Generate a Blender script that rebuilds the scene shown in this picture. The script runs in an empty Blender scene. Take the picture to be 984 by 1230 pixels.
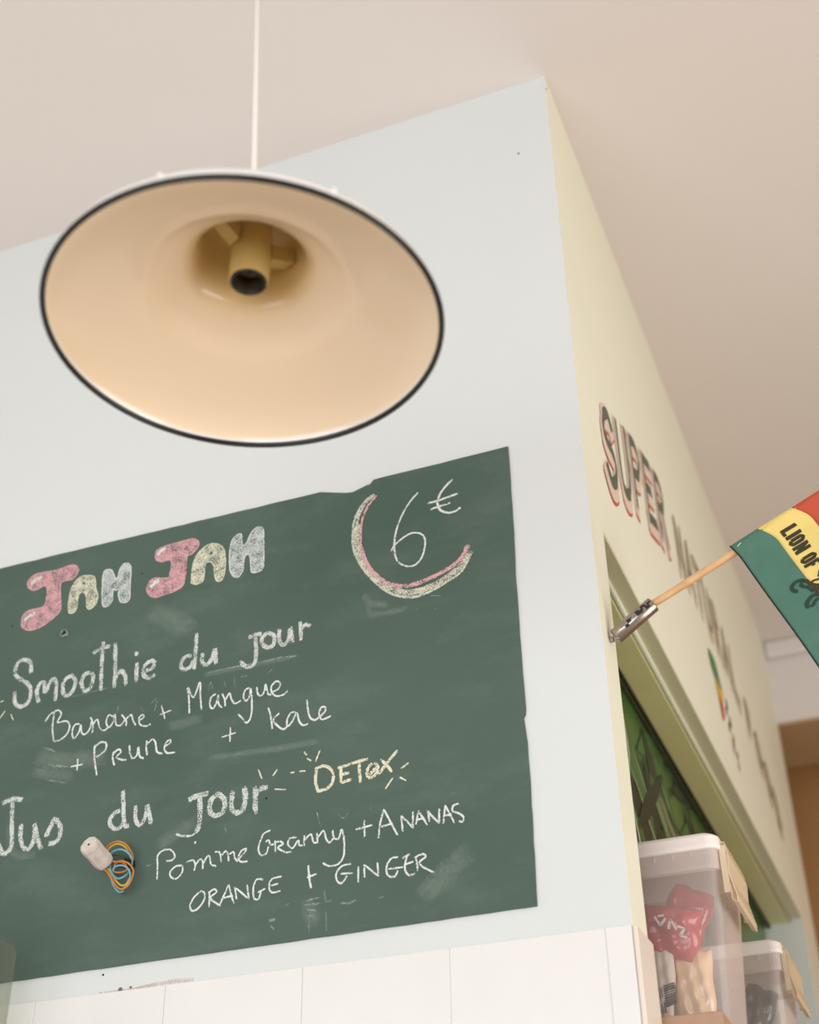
import bpy, bmesh, math, random
from mathutils import Vector, Matrix
from mathutils.geometry import tessellate_polygon
random.seed(7)
SC = bpy.context.scene
COL = SC.collection
# ------------------------------------------------------------------ camera
F = 1661.02
CAM = Vector((0.341253, -1.5839167, 1.5))
RIGHT = Vector((0.929755, 0.36792924, -0.01355411))
UP = Vector((0.21573044, -0.51457839, 0.82986111))
FWD = Vector((-0.29835551, 0.77449155, 0.55780537))
cd = bpy.data.cameras.new('camera'); cam = bpy.data.objects.new('camera', cd); COL.objects.link(cam)
cd.sensor_fit = 'HORIZONTAL'; cd.sensor_width = 28.8; cd.lens = 28.8 * F / 984
cam.matrix_world = Matrix(((RIGHT.x, UP.x, -FWD.x, CAM.x), (RIGHT.y, UP.y, -FWD.y, CAM.y), (RIGHT.z, UP.z, -FWD.z, CAM.z), (0, 0, 0, 1)))
cd.dof.use_dof = True; cd.dof.focus_distance = 1.86; cd.dof.aperture_fstop = 3.4
cd.clip_start = 0.05
SC.camera = cam
# ------------------------------------------------------------------ world, light, exposure
SC.view_settings.view_transform = 'Standard'; SC.view_settings.look = 'None'
SC.view_settings.exposure = -0.19; SC.view_settings.gamma = 1.0
W = bpy.data.worlds.new('world'); SC.world = W; W.use_nodes = True
W.node_tree.nodes['Background'].inputs[0].default_value = (0.75, 0.85, 1.0, 1)
W.node_tree.nodes['Background'].inputs[1].default_value = 1.0

def area(name, loc, direction, sx, sy, power, color):
    l = bpy.data.lights.new(name, 'AREA'); l.shape = 'RECTANGLE'; l.size = sx; l.size_y = sy; l.energy = power; l.color = color
    o = bpy.data.objects.new(name, l); COL.objects.link(o); o.location = loc
    o.rotation_euler = Vector(direction).to_track_quat('-Z', 'Y').to_euler(); return o
area('daylight_shopfront', (-0.6, -3.93, 1.55), (0, 1, 0.06), 3.8, 2.1, 96, (0.93, 0.97, 1.0))
area('warm_side_fill', (2.93, -0.6, 1.5), (-1, 0, 0.04), 2.4, 1.6, 68, (1.0, 0.97, 0.90))  # added warm fill that brightens the side wall, set in an invented opening

# ------------------------------------------------------------------ helpers
def ray(u, v): return FWD + RIGHT * ((u - 492) / F) + UP * (-(v - 615) / F)
def at(u, v, y=0.0):
    """point of the plane y = const seen at a photograph pixel"""
    d = ray(u, v); return CAM + d * ((y - CAM.y) / d.y)
def link(o): COL.objects.link(o); return o
def empty(name, loc=(0, 0, 0)):
    o = bpy.data.objects.new(name, None); o.location = loc; o.empty_display_size = 0.05; return link(o)
def tag(o, label=None, cat=None, group=None, kind=None):
    if label: o['label'] = label
    if cat: o['category'] = cat
    if group: o['group'] = group
    if kind: o['kind'] = kind
    return o
def wpos(o):
    p = Vector((0, 0, 0))
    while o: p += Vector(o.location); o = o.parent
    return p
def build(name, bm, mat, parent=None, loc=None, smooth=False, bevel=0, seg=2):
    """world-coordinate bmesh -> one object (origin at loc, or at the parent)"""
    me = bpy.data.meshes.new(name)
    base = wpos(parent) if parent else Vector((0, 0, 0))
    org = Vector(loc) if loc is not None else base
    for v in bm.verts: v.co -= org
    bmesh.ops.recalc_face_normals(bm, faces=bm.faces)
    if smooth:
        for f in bm.faces: f.smooth = True
    bm.to_mesh(me); bm.free()
    for m in (mat if isinstance(mat, (list, tuple)) else [mat]): me.materials.append(m)
    o = bpy.data.objects.new(name, me); o.location = org - base
    if parent: o.parent = parent
    link(o)
    if bevel:
        b = o.modifiers.new('bevel', 'BEVEL'); b.width = bevel; b.segments = seg; b.limit_method = 'ANGLE'; b.angle_limit = 0.6
    return o
def box(bm, a, b, mi=0):
    x0, y0, z0 = a; x1, y1, z1 = b
    vs = [bm.verts.new(p) for p in ((x0,y0,z0),(x1,y0,z0),(x1,y1,z0),(x0,y1,z0),(x0,y0,z1),(x1,y0,z1),(x1,y1,z1),(x0,y1,z1))]
    fs = [bm.faces.new([vs[i] for i in q]) for q in ((0,3,2,1),(4,5,6,7),(0,1,5,4),(1,2,6,5),(2,3,7,6),(3,0,4,7))]
    for f in fs: f.material_index = mi
    return fs
def boxes(*ab):
    bm = bmesh.new()
    for a, b in ab: box(bm, a, b)
    return bm
def lathe(bm, prof, M, n=64, mi=None, close=False):
    rings = []
    for r, h in prof:
        if r < 1e-6: rings.append([bm.verts.new(M @ Vector((0, 0, h)))] * n)
        else: rings.append([bm.verts.new(M @ Vector((r*math.cos(2*math.pi*k/n), r*math.sin(2*math.pi*k/n), h))) for k in range(n)])
    for i in range(len(rings) - 1 + (1 if close else 0)):
        A = rings[i]; B = rings[(i+1) % len(rings)]
        for k in range(n):
            q = [A[k], A[(k+1) % n], B[(k+1) % n], B[k]]; u = []
            for v in q:
                if v not in u: u.append(v)
            if len(u) > 2:
                f = bm.faces.new(u)
                if mi: f.material_index = mi[i]
def frame_from(axis, org):
    z = Vector(axis).normalized(); x = z.orthogonal().normalized(); y = z.cross(x)
    return Matrix(((x.x, y.x, z.x, org[0]), (x.y, y.y, z.y, org[1]), (x.z, y.z, z.z, org[2]), (0, 0, 0, 1)))
def cyl(bm, a, b, r, r2=None, n=24, cap=True):
    a = Vector(a); b = Vector(b); h = (b-a).length; r2 = r if r2 is None else r2
    p = [(r, 0), (r2, h)]
    if cap: p = [(0, 0)] + p + [(0, h)]
    lathe(bm, p, frame_from(b-a, a), n)
def smooth_pts(pts, n=5, closed=False):
    P = [Vector(p) for p in pts]
    if len(P) < 3: return P
    out = []; m = len(P); rng = m if closed else m - 1
    for i in range(rng):
        g = (lambda k: P[k % m]) if closed else (lambda k: P[max(0, min(m-1, k))])
        p0, p1, p2, p3 = g(i-1), g(i), g(i+1), g(i+2)
        for k in range(n):
            t = k / n
            out.append(0.5*((2*p1) + (p2-p0)*t + (2*p0-5*p1+4*p2-p3)*t*t + (3*p1-p0-3*p2+p3)*t**3))
    if not closed: out.append(P[-1])
    return out
def tube(bm, pts, r, n=8, sm=4, closed=False):
    P = smooth_pts(pts, sm, closed) if sm > 1 else [Vector(p) for p in pts]
    rings = []; N = None; m = len(P)
    for i, p in enumerate(P):
        if closed: t = (P[(i+1) % m] - P[i-1])
        else: t = P[min(i+1, m-1)] - P[max(i-1, 0)]
        t.normalize()
        N = t.orthogonal().normalized() if N is None else (N - t * N.dot(t)).normalized()
        B = t.cross(N)
        rings.append([bm.verts.new(p + r*(math.cos(2*math.pi*k/n)*N + math.sin(2*math.pi*k/n)*B)) for k in range(n)])
    for i in range(m if closed else m-1):
        A = rings[i]; Bq = rings[(i+1) % m]
        for k in range(n): bm.faces.new([A[k], A[(k+1) % n], Bq[(k+1) % n], Bq[k]])
    if not closed: bm.faces.new(rings[0]); bm.faces.new(rings[-1])

# ------------------------------------------------------------------ materials
def lin(c):
    return tuple((x/12.92 if x <= .04045 else ((x+.055)/1.055)**2.4) for x in [v/255 for v in c]) + (1,)
def mat(name, rgb, rough=0.5, metal=0.0, var=0.03, vscale=6, bump=0.0, bscale=200, spec=0.5, coat=0, rgb2=None, alpha=1.0, trans=0.0, sub=0):
    m = bpy.data.materials.new(name); m.use_nodes = True; nt = m.node_tree; p = nt.nodes['Principled BSDF']
    c = lin(rgb); geo = nt.nodes.new('ShaderNodeNewGeometry')
    no = nt.nodes.new('ShaderNodeTexNoise'); no.inputs['Scale'].default_value = vscale; no.inputs['Detail'].default_value = 5
    nt.links.new(geo.outputs['Position'], no.inputs['Vector'])
    cr = nt.nodes.new('ShaderNodeValToRGB'); cr.color_ramp.elements[0].position = .3; cr.color_ramp.elements[1].position = .7
    if rgb2: c2 = lin(rgb2)
    else: c2 = tuple(min(1, x*(1+var)) for x in c[:3]) + (1,); c = tuple(x*(1-var) for x in c[:3]) + (1,)
    cr.color_ramp.elements[0].color = c; cr.color_ramp.elements[1].color = c2
    nt.links.new(no.outputs['Fac'], cr.inputs['Fac']); nt.links.new(cr.outputs['Color'], p.inputs['Base Color'])
    p.inputs['Roughness'].default_value = rough; p.inputs['Metallic'].default_value = metal
    p.inputs['Specular IOR Level'].default_value = spec; p.inputs['Coat Weight'].default_value = coat
    p.inputs['Alpha'].default_value = alpha; p.inputs['Transmission Weight'].default_value = trans
    if sub: p.inputs['Subsurface Weight'].default_value = sub; p.inputs['Subsurface Radius'].default_value = (.01, .01, .01)
    if bump:
        n2 = nt.nodes.new('ShaderNodeTexNoise'); n2.inputs['Scale'].default_value = bscale; n2.inputs['Detail'].default_value = 4
        nt.links.new(geo.outputs['Position'], n2.inputs['Vector'])
        b = nt.nodes.new('ShaderNodeBump'); b.inputs['Strength'].default_value = bump; b.inputs['Distance'].default_value = .002
        nt.links.new(n2.outputs['Fac'], b.inputs['Height']); nt.links.new(b.outputs['Normal'], p.inputs['Normal'])
    return m
def chalk(name, rgb, cover=0.6, scale=620, soft=0.12, edge=0.16, power=4.0):
    """chalk dust: grains of colour over the board, the gaps left clear"""
    m = bpy.data.materials.new(name); m.use_nodes = True; nt = m.node_tree; p = nt.nodes['Principled BSDF']
    p.inputs['Base Color'].default_value = lin(rgb); p.inputs['Roughness'].default_value = 1; p.inputs['Specular IOR Level'].default_value = 0
    geo = nt.nodes.new('ShaderNodeNewGeometry')
    a = nt.nodes.new('ShaderNodeTexNoise'); a.inputs['Scale'].default_value = scale; a.inputs['Detail'].default_value = 2
    b = nt.nodes.new('ShaderNodeTexNoise'); b.inputs['Scale'].default_value = scale*.14; b.inputs['Detail'].default_value = 3
    for q in (a, b): nt.links.new(geo.outputs['Position'], q.inputs['Vector'])
    s = nt.nodes.new('ShaderNodeMath'); s.operation = 'MULTIPLY_ADD'; s.inputs[1].default_value = .45
    nt.links.new(b.outputs['Fac'], s.inputs[0]); nt.links.new(a.outputs['Fac'], s.inputs[2])
    uv = nt.nodes.new('ShaderNodeUVMap'); uv.uv_map = 'UVMap'; sp = nt.nodes.new('ShaderNodeSeparateXYZ'); nt.links.new(uv.outputs[0], sp.inputs[0])
    ab = nt.nodes.new('ShaderNodeMath'); ab.operation = 'ABSOLUTE'; nt.links.new(sp.outputs['Y'], ab.inputs[0])
    ax_ = nt.nodes.new('ShaderNodeMath'); ax_.operation = 'ABSOLUTE'; nt.links.new(sp.outputs['X'], ax_.inputs[0])
    mxm = nt.nodes.new('ShaderNodeMath'); mxm.operation = 'MAXIMUM'; nt.links.new(ab.outputs[0], mxm.inputs[0]); nt.links.new(ax_.outputs[0], mxm.inputs[1])
    pw = nt.nodes.new('ShaderNodeMath'); pw.operation = 'POWER'; pw.inputs[1].default_value = power; nt.links.new(mxm.outputs[0], pw.inputs[0])
    ed = nt.nodes.new('ShaderNodeMath'); ed.operation = 'MULTIPLY_ADD'; ed.inputs[1].default_value = -edge; nt.links.new(pw.outputs[0], ed.inputs[0]); nt.links.new(s.outputs[0], ed.inputs[2]); s = ed
    mr = nt.nodes.new('ShaderNodeMapRange'); t = .725 + (0.5 - cover)*.45
    mr.inputs['From Min'].default_value = t - soft/2; mr.inputs['From Max'].default_value = t + soft/2
    nt.links.new(s.outputs[0], mr.inputs['Value']); nt.links.new(mr.outputs[0], p.inputs['Alpha'])
    return m
def clear(name, rgb, haze=0.35, rough=0.25, tint=(1,1,1,1), boost=.4):
    """clear plastic: mostly see-through with a milky, glossy surface"""
    m = bpy.data.materials.new(name); m.use_nodes = True; nt = m.node_tree; p = nt.nodes['Principled BSDF']
    out = nt.nodes['Material Output']
    p.inputs['Base Color'].default_value = lin(rgb); p.inputs['Roughness'].default_value = rough
    tr = nt.nodes.new('ShaderNodeBsdfTransparent'); tr.inputs['Color'].default_value = tint
    fr = nt.nodes.new('ShaderNodeLayerWeight'); fr.inputs['Blend'].default_value = .25
    mr = nt.nodes.new('ShaderNodeMapRange'); mr.inputs['To Min'].default_value = haze; mr.inputs['To Max'].default_value = min(1, haze+boost)
    mx = nt.nodes.new('ShaderNodeMixShader')
    nt.links.new(fr.outputs['Facing'], mr.inputs['Value']); nt.links.new(mr.outputs[0], mx.inputs[0])
    nt.links.new(tr.outputs[0], mx.inputs[1]); nt.links.new(p.outputs[0], mx.inputs[2]); nt.links.new(mx.outputs[0], out.inputs['Surface'])
    return m
M = dict(
    wall_blue=mat('pale_blue_paint', (220,224,223), .55, var=.008, vscale=3, bump=.06, bscale=90),
    wall_cream=mat('cream_lime_paint', (238,236,216), .55, var=.015, vscale=3, bump=.05, bscale=90),
    ceiling=mat('ceiling_paint', (228,219,214), .8, var=.012, vscale=1.2, bump=.05, bscale=60),
    tile=mat('painted_tile', (234,232,230), .3, var=.02, vscale=9, bump=.06, bscale=25),
    tile_side=mat('side_tile', (232,220,208), .3, var=.02, vscale=9),
    grout=mat('grout', (236,234,230), .8),
    cornice=mat('cornice_paint', (226,219,218), .6, var=.01),
    brown=mat('brown_wall', (192,144,90), .6, rgb2=(198,150,96), vscale=2),
    brown_top=mat('brown_soffit', (184,156,120), .6, rgb2=(190,162,126), vscale=2),
    floor=mat('wood_floor', (192,172,150), .45, rgb2=(180,160,138), vscale=4),
    room=mat('room_paint', (232,226,216), .7),
    green_frame=mat('olive_green_paint', (224,220,164), .4, var=.03, vscale=10),
    green_frame_grey=mat('grey_green_paint', (220,216,184), .4, var=.02, vscale=10),
    bead=mat('worn_bead_paint', (214,214,188), .3, var=.02),
    gasket=mat('dark_gasket', (18,34,20), .5),
    backing=mat('dark_green_backing', (58,88,46), .3, rgb2=(80,112,56), vscale=9),
    leaf_a=mat('leaf_dark', (18,34,32), .4, var=.1), leaf_b=mat('leaf_mid', (66,104,60), .4, var=.1),
    leaf_c=mat('leaf_pale', (186,192,146), .4, var=.1), stem=mat('pale_thread', (214,216,186), .6),
    enamel=mat('white_enamel', (238,234,230), .12, var=.005, coat=.4),
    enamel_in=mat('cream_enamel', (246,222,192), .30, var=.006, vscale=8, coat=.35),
    enamel_yellow=mat('yellow_enamel', (238,208,146), .3, var=.02, vscale=30),
    black=mat('black_rim', (16,20,20), .35), cord=mat('white_cord', (236,228,222), .5),
    socket=mat('cream_porcelain', (206,180,116), .35), socket_ring=mat('dark_socket_ring', (40,36,34), .3, metal=.3),
    brass=mat('dull_brass', (120,104,84), .35, metal=.8),
    steel=mat('brushed_steel', (160,150,142), .28, metal=.9, var=.1, vscale=40),
    ink=mat('black_ink', (28,26,26), .6), wood=mat('pale_stick_wood', (226,184,136), .55, rgb2=(210,164,112), vscale=60),
    f_green=mat('flag_green', (80,122,106), .85, var=.05, vscale=30, bump=.2, bscale=900, sub=0),
    f_yellow=mat('flag_yellow', (240,214,128), .85, var=.03, vscale=30, bump=.2, bscale=900),
    f_red=mat('flag_red', (200,86,60), .85, var=.04, vscale=30, bump=.2, bscale=900),
    f_hem=mat('flag_hem', (26,44,38), .9), f_print=mat('flag_print', (62,58,34), .9, var=.08, vscale=200),
    f_print2=mat('flag_print_on_green', (40,66,54), .9, var=.08, vscale=200),
    l_dark=mat('letter_dark_green', (84,94,76), .6), l_pink=mat('letter_pink', (226,202,186), .6), l_red=mat('letter_red', (206,84,48), .6),
    l_tan=mat('letter_tan', (208,190,156), .6), l_olive=mat('letter_olive', (128,120,92), .6),
    e_green=mat('emblem_green', (74,128,72), .6), e_yellow=mat('emblem_yellow', (228,180,40), .6), e_red=mat('emblem_red', (200,82,44), .6),
    plug=mat('dusty_white_plastic', (226,214,207), .6, rgb2=(204,190,182), vscale=120, bump=.5, bscale=300),
    w_orange=mat('wire_orange', (206,126,44), .4), w_blue=mat('wire_blue', (110,170,196), .4), w_yellow=mat('wire_yellow', (222,188,70), .4),
    w_green=mat('wire_dark', (54,84,60), .5), hole=mat('hole_dark', (26,32,26), .9),
    stain=mat('rust_stain', (226,212,204), .8), dirt=mat('plug_dirt', (112,108,100), .9), speck=mat('rust_speck', (168,112,70), .8),
    lid=mat('milky_lid', (240,228,224), .25, var=.01, sub=.2), bin=clear('clear_bin', (255,240,236), .13, .15), bin_rim=clear('bin_rim', (244,232,226), .30, .2),
    latch=clear('latch_plastic', (252,232,200), .42, .15), canister=clear('canister_plastic', (190,190,182), .03, .12, (.91,.92,.90,1), .14),
    red=mat('red_wrapper', (206,58,62), .18, rgb2=(184,42,50), vscale=30, bump=.5, bscale=50, coat=.6),
    gold=mat('peach_wrapper', (248,212,170), .2, rgb2=(250,206,164), vscale=20, bump=.2, bscale=60, coat=.6),
    paper=mat('cream_label', (228,216,200), .5), grey_pack=mat('black_wrapper', (58,60,62), .2, rgb2=(90,92,92), vscale=40, bump=.5, bscale=60, coat=.6),
    cello=clear('cellophane', (236,236,236), .16, .08), shelf=mat('wood_shelf', (186,152,128), .5, rgb2=(170,134,110), vscale=30),
    white_print=mat('white_print', (240,226,222), .4),
)
def board_material():
    m = mat('green_chalkboard', (70,91,80), .62, rgb2=(82,101,91), vscale=3.2, bump=.06, bscale=400, spec=.35)
    nt = m.node_tree; p = nt.nodes['Principled BSDF']; src = p.inputs['Base Color'].links[0].from_socket
    geo = nt.nodes.new('ShaderNodeNewGeometry'); mp = nt.nodes.new('ShaderNodeMapping'); mp.inputs['Scale'].default_value = (5, 1, 13); mp.inputs['Rotation'].default_value = (0, .12, 0)
    nt.links.new(geo.outputs['Position'], mp.inputs['Vector'])
    n = nt.nodes.new('ShaderNodeTexNoise'); n.inputs['Scale'].default_value = 1.0; n.inputs['Detail'].default_value = 7; n.inputs['Roughness'].default_value = .65
    nt.links.new(mp.outputs[0], n.inputs['Vector'])
    n2 = nt.nodes.new('ShaderNodeTexNoise'); n2.inputs['Scale'].default_value = 700; nt.links.new(geo.outputs['Position'], n2.inputs['Vector'])
    r = nt.nodes.new('ShaderNodeMapRange'); r.inputs['From Min'].default_value = .5; r.inputs['From Max'].default_value = .85; r.inputs['To Max'].default_value = .26
    nt.links.new(n.outputs['Fac'], r.inputs['Value'])
    mu = nt.nodes.new('ShaderNodeMath'); mu.operation = 'MULTIPLY'; nt.links.new(r.outputs[0], mu.inputs[0]); nt.links.new(n2.outputs['Fac'], mu.inputs[1])
    mx = nt.nodes.new('ShaderNodeMix'); mx.data_type = 'RGBA'; mx.inputs['B'].default_value = lin((178,188,176))
    nt.links.new(mu.outputs[0], mx.inputs['Factor']); nt.links.new(src, mx.inputs['A']); nt.links.new(mx.outputs['Result'], p.inputs['Base Color'])
    return m
M['board'] = board_material()
WHITE = chalk('chalk_white', (224,229,223), .78, 640, .12, .14, 4); WHITE_D = chalk('chalk_white_broad', (212,218,210), .66, 600, .11, .2, 5)
PINK = chalk('chalk_pink', (220,176,180), .72, 620, .16, .2, 4); YELLOW = chalk('chalk_yellow', (228,224,198), .76, 620, .16, .2, 4)
CWHITE = chalk('chalk_grey_white', (202,209,206), .60, 560, .12, 0); CYEL = chalk('chalk_fill_yellow', (218,217,194), .60, 560, .12, .12)
CPINK = chalk('chalk_fill_pink', (216,168,172), .64, 560, .13, 0); FAINT = chalk('chalk_faint', (190,200,188), .40, 620, .35, .22, 2); DUST = chalk('chalk_dust', (140,156,144), .30, 260, 1.3, .55, 2.2)
STAIN = chalk('stain_wash', (224,200,188), .30, 240, 1.0, .45, 2)

# ------------------------------------------------------------------ the room
H = 3.5
def structure(name, bm, m, **k):
    o = build(name, bm, m, **k); o['kind'] = 'structure'; return o
bm = bmesh.new()
for f in box(bm, (-3.2, 0, 0), (0, .078, H)):
    f.material_index = 1 if f.calc_center_median().x > -.01 else 0
bm.normal_update()
wf = structure('wall_front', bm, [M['wall_blue'], M['wall_cream']])
bm = bmesh.new()
ZT = 2.586; YF = 2.01; YE = 2.29
for a, b in (((-.22, .078, ZT), (0, YE, H)), ((-.22, .078, 0), (0, YE, 1.70)), ((-.22, YF, 1.70), (0, YE, ZT)), ((-.22, .078, 1.70), (-.10, YF, ZT))):
    for f in box(bm, a, b):
        c = f.calc_center_median()
        f.material_index = 1 if (abs(c.y - YF) < .001) else 0
ws = structure('wall_side', bm, [M['wall_cream'], M['wall_blue']])
structure('ceiling', boxes(((-3.3, -4.2, H), (3.2, 5.2, H+.1))), M['ceiling'])
structure('floor', boxes(((-3.3, -4.2, -.1), (3.2, 5.2, 0))), M['floor'])
# outer walls: daylight window at the back, added opening for the fill at right
structure('wall_left', boxes(((-3.3, -4.1, 0), (-3.2, 5.1, H))), M['room'])
structure('wall_back', boxes(((-3.2, -4.1, 0), (-2.6, -4.0, H)), ((1.4, -4.1, 0), (3.1, -4.0, H)), ((-2.6, -4.1, 0), (1.4, -4.0, .45)), ((-2.6, -4.1, 2.7), (1.4, -4.0, H))), M['room'])
structure('wall_right', boxes(((3.0, -4.1, 0), (3.1, -1.9, H)), ((3.0, .7, 0), (3.1, 5.1, H)), ((3.0, -1.9, 0), (3.1, .7, .6)), ((3.0, -1.9, 2.4), (3.1, .7, H))), M['room'])
# beam over the wide doorway at the far end of the side wall, with its cornice
structure('wall_beam', boxes(((-.22, YE, 3.241), (3.0, YE+.33, H))), M['cornice'])
structure('trim_1', boxes(((0, YE-.03, 3.445), (3.0, YE, H))), M['cornice'], bevel=.012, seg=3)
structure('trim_2', boxes(((-.22, YE+.006, 3.235), (3.0, YE+.33, 3.241))), M['brown_top'])
structure('wall_far', boxes(((-1.2, 2.95, 0), (3.0, 3.05, H))), M['brown'])
structure('wall_partition', boxes(((-1.3, YE, 0), (-1.2, 5.0, H)), ((-1.2, YE+.2, 0), (-.22, YE+.33, H))), M['brown'])

# painted wall tiles along the foot of the front wall, turning the corner
ZTILE = 1.993
xs = [-3.2 + .0, -2.82, -2.62, -2.42, -2.22, -2.02, -1.82, -1.62, -1.415, -1.213, -1.013, -.813, -.615, -.42, -.225, -.032, .0]
for zi, (za, zb) in enumerate(((1.792, ZTILE), (1.59, 1.7913))):
    for i in range(8, len(xs)-1):
        a, b = xs[i], xs[i+1]
        dy = random.uniform(0, .0008)
        build('tile', boxes(((a+.00035, -.0042-dy, za), (b-.00035, 0, zb))), M['tile'], wf, bevel=.0007)
    build('tile', boxes(((.0002, -.0042, za), (.0062, .0775, zb - .001))), M['tile_side'], wf, bevel=.0015)
build('grout', boxes(((-1.63, -.0032, 1.60), (-.0005, -.0002, 1.9915))), M['grout'], wf)
# stains, plug and specks on the wall just above the tiles
def patch(name, uv, m, y, parent, n=4, label=None):
    P = smooth_pts([at(u, v, y) for u, v in uv], n, True)
    bm = bmesh.new(); vs = [bm.verts.new(p) for p in P]
    for t in tessellate_polygon([P]): 
        try: bm.faces.new([vs[i] for i in t])
        except ValueError: pass
    o = build(name, bm, m, parent)
    if label: o['label'] = label
    return o
for nm, (u, v), r, m in (('wall_plug', (144.5,1189), 2.6, 'dirt'), ('wall_plug', (157,1186), 1.4, 'dirt'), ('nail_hole', (124,1171), 1.2, 'ink'), ('nail_hole', (623,184.5), 1.5, 'ink'),
                      ('nail_hole', (435,1156.5), 1.8, 'speck'), ('nail_hole', (656.5,107), 1.0, 'dirt')):
    P = at(u, v, 0); bm = bmesh.new(); rr = r*.0012
    lathe(bm, [(0, .0012), (rr*.7, .0012), (rr, .0005), (rr*1.1, 0)], frame_from((0, -1, 0), P), 10)
    build(nm, bm, M[m], wf)

# ------------------------------------------------------------------ shallow window recess with green frame
win = empty('window_1', (0, .078, 1.70)); win['kind'] = 'structure'
build('window_casing', boxes(((-.0285, .079, ZT-.0035), (-.001, YF-.001, ZT)), ), M['green_frame_grey'], win)
bm = bmesh.new(); tube(bm, [(-.030, .079, ZT-.006), (-.030, YF-.001, ZT-.006)], .0052, 12, 1); build('bead', bm, M['bead'], win, smooth=True)
build('window_frame', boxes(((-.0835, .079, ZT-.012), (-.034, YF-.001, ZT-.0005))), M['green_frame'], win, bevel=.002)
build('gasket', boxes(((-.0855, .079, ZT-.020), (-.080, YF-.001, ZT-.0125))), M['gasket'], win)
build('back_board', boxes(((-.0995, .079, 1.701), (-.096, YF-.001, ZT-.001))), M['backing'], win)
# big leaves painted behind the pane, cut shapes a little proud of the board
def leafshape(name, y0, z0, ang, L, w, m, x):
    c, s = math.cos(ang), math.sin(ang); P = []
    for t, k in ((0, 0), (.15, .55), (.4, 1), (.7, .75), (1, 0), (.7, -.75), (.4, -1), (.15, -.55)):
        P.append(Vector((x, y0 + c*t*L - s*k*w/2, z0 + s*t*L + c*k*w/2)))
    P = smooth_pts(P, 3, True)
    P = [Vector((p.x, min(max(p.y, .082), YF-.004), min(max(p.z, 1.705), ZT-.022))) for p in P]
    bm = bmesh.new(); vs = [bm.verts.new(p) for p in P]
    for t in tessellate_polygon([P]):
        try: bm.faces.new([vs[i] for i in t])
        except ValueError: pass
    r = bmesh.ops.extrude_face_region(bm, geom=bm.faces[:])
    for v in [g for g in r['geom'] if isinstance(g, bmesh.types.BMVert)]: v.co.x += .0006
    build(name, bm, m, win)
random.seed(11)
for i in range(120):
    y0 = random.uniform(.1, 1.3); z0 = random.uniform(2.15, 2.56)
    m = M['leaf_a'] if i % 5 < 3 else M['leaf_b']
    leafshape('leaf', y0, z0, random.choice((-.9, -.6, -.35, .5, -1.2)) + random.uniform(-.2, .2), random.uniform(.18, .42), random.uniform(.02, .07), m, -.0958 + .00003*i)
for i in range(11):
    leafshape('leaf', .55 + .035*i + random.uniform(-.01, .01), 2.46 + random.uniform(-.04, .04), -.55 + random.uniform(-.06, .06), random.uniform(.16, .3), .006, M['leaf_c'], -.0928)
leafshape('leaf', .22, 2.42, -.42, .6, .008, M['leaf_c'], -.0922)
leafshape('leaf', .16, 2.30, -.5, .5, .010, M['leaf_c'], -.0925)
bm = bmesh.new(); tube(bm, [(-.090, .50, 2.52), (-.089, .52, 2.44), (-.090, .50, 2.36), (-.089, .53, 2.30), (-.0895, .55, 2.24), (-.089, .50, 2.18)], .0013, 6, 4)
build('dried_stem', bm, M['stem'], win)
pm = clear('window_pane', (150,160,140), .01, .05, (.97,.99,.95,1), .03)
build('window_pane', boxes(((-.088, .080, 1.702), (-.0865, YF-.002, ZT-.013))), pm, win)

# ------------------------------------------------------------------ chalkboard and its writing
BY = -.003
outline = [(-60,697.5),(0,683),(120,654),(250,623),(385,591),(400,591.6),(415,592),(424,591),(433,586.5),(441,582.5),(444,582),(449,576),(500,563.5),(560,548.5),(610,536),
           (613,575),(617.5,650),(619,690),(626.5,790),(630.5,840),(631.5,850),(631,858),(629,862),(633.5,892),(637.5,950),(645,1088),(500,1109),(330,1133.5),(180,1154.5),(15,1178.5),(-60,1189.5)]
out2 = []
for i in range(len(outline)):
    a, b = outline[i], outline[(i+1) % len(outline)]
    out2.append(a)
    if i < len(outline)-1:
        d = math.dist(a, b); n = int(d // 14)
        for k in range(1, n): out2.append((a[0]+(b[0]-a[0])*k/n + random.uniform(-.35, .35), a[1]+(b[1]-a[1])*k/n + random.uniform(-.35, .35)))
P = [at(u, v, BY) for u, v in out2]
bm = bmesh.new(); fv = [bm.verts.new(p) for p in P]; bv = [bm.verts.new((p.x, -.0004, p.z)) for p in P]
for t in tessellate_polygon([P]):
    bm.faces.new([fv[i] for i in t]); bm.faces.new([bv[i] for i in reversed(t)])
for i in range(len(P)): j = (i+1) % len(P); bm.faces.new([fv[i], fv[j], bv[j], bv[i]])
board = build('chalkboard', bm, M['board'], loc=(-.55, 0, 2.03))
tag(board, 'dark green chalkboard with French juice and smoothie menu on the pale wall', 'chalkboard')
PX = .00122
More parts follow.
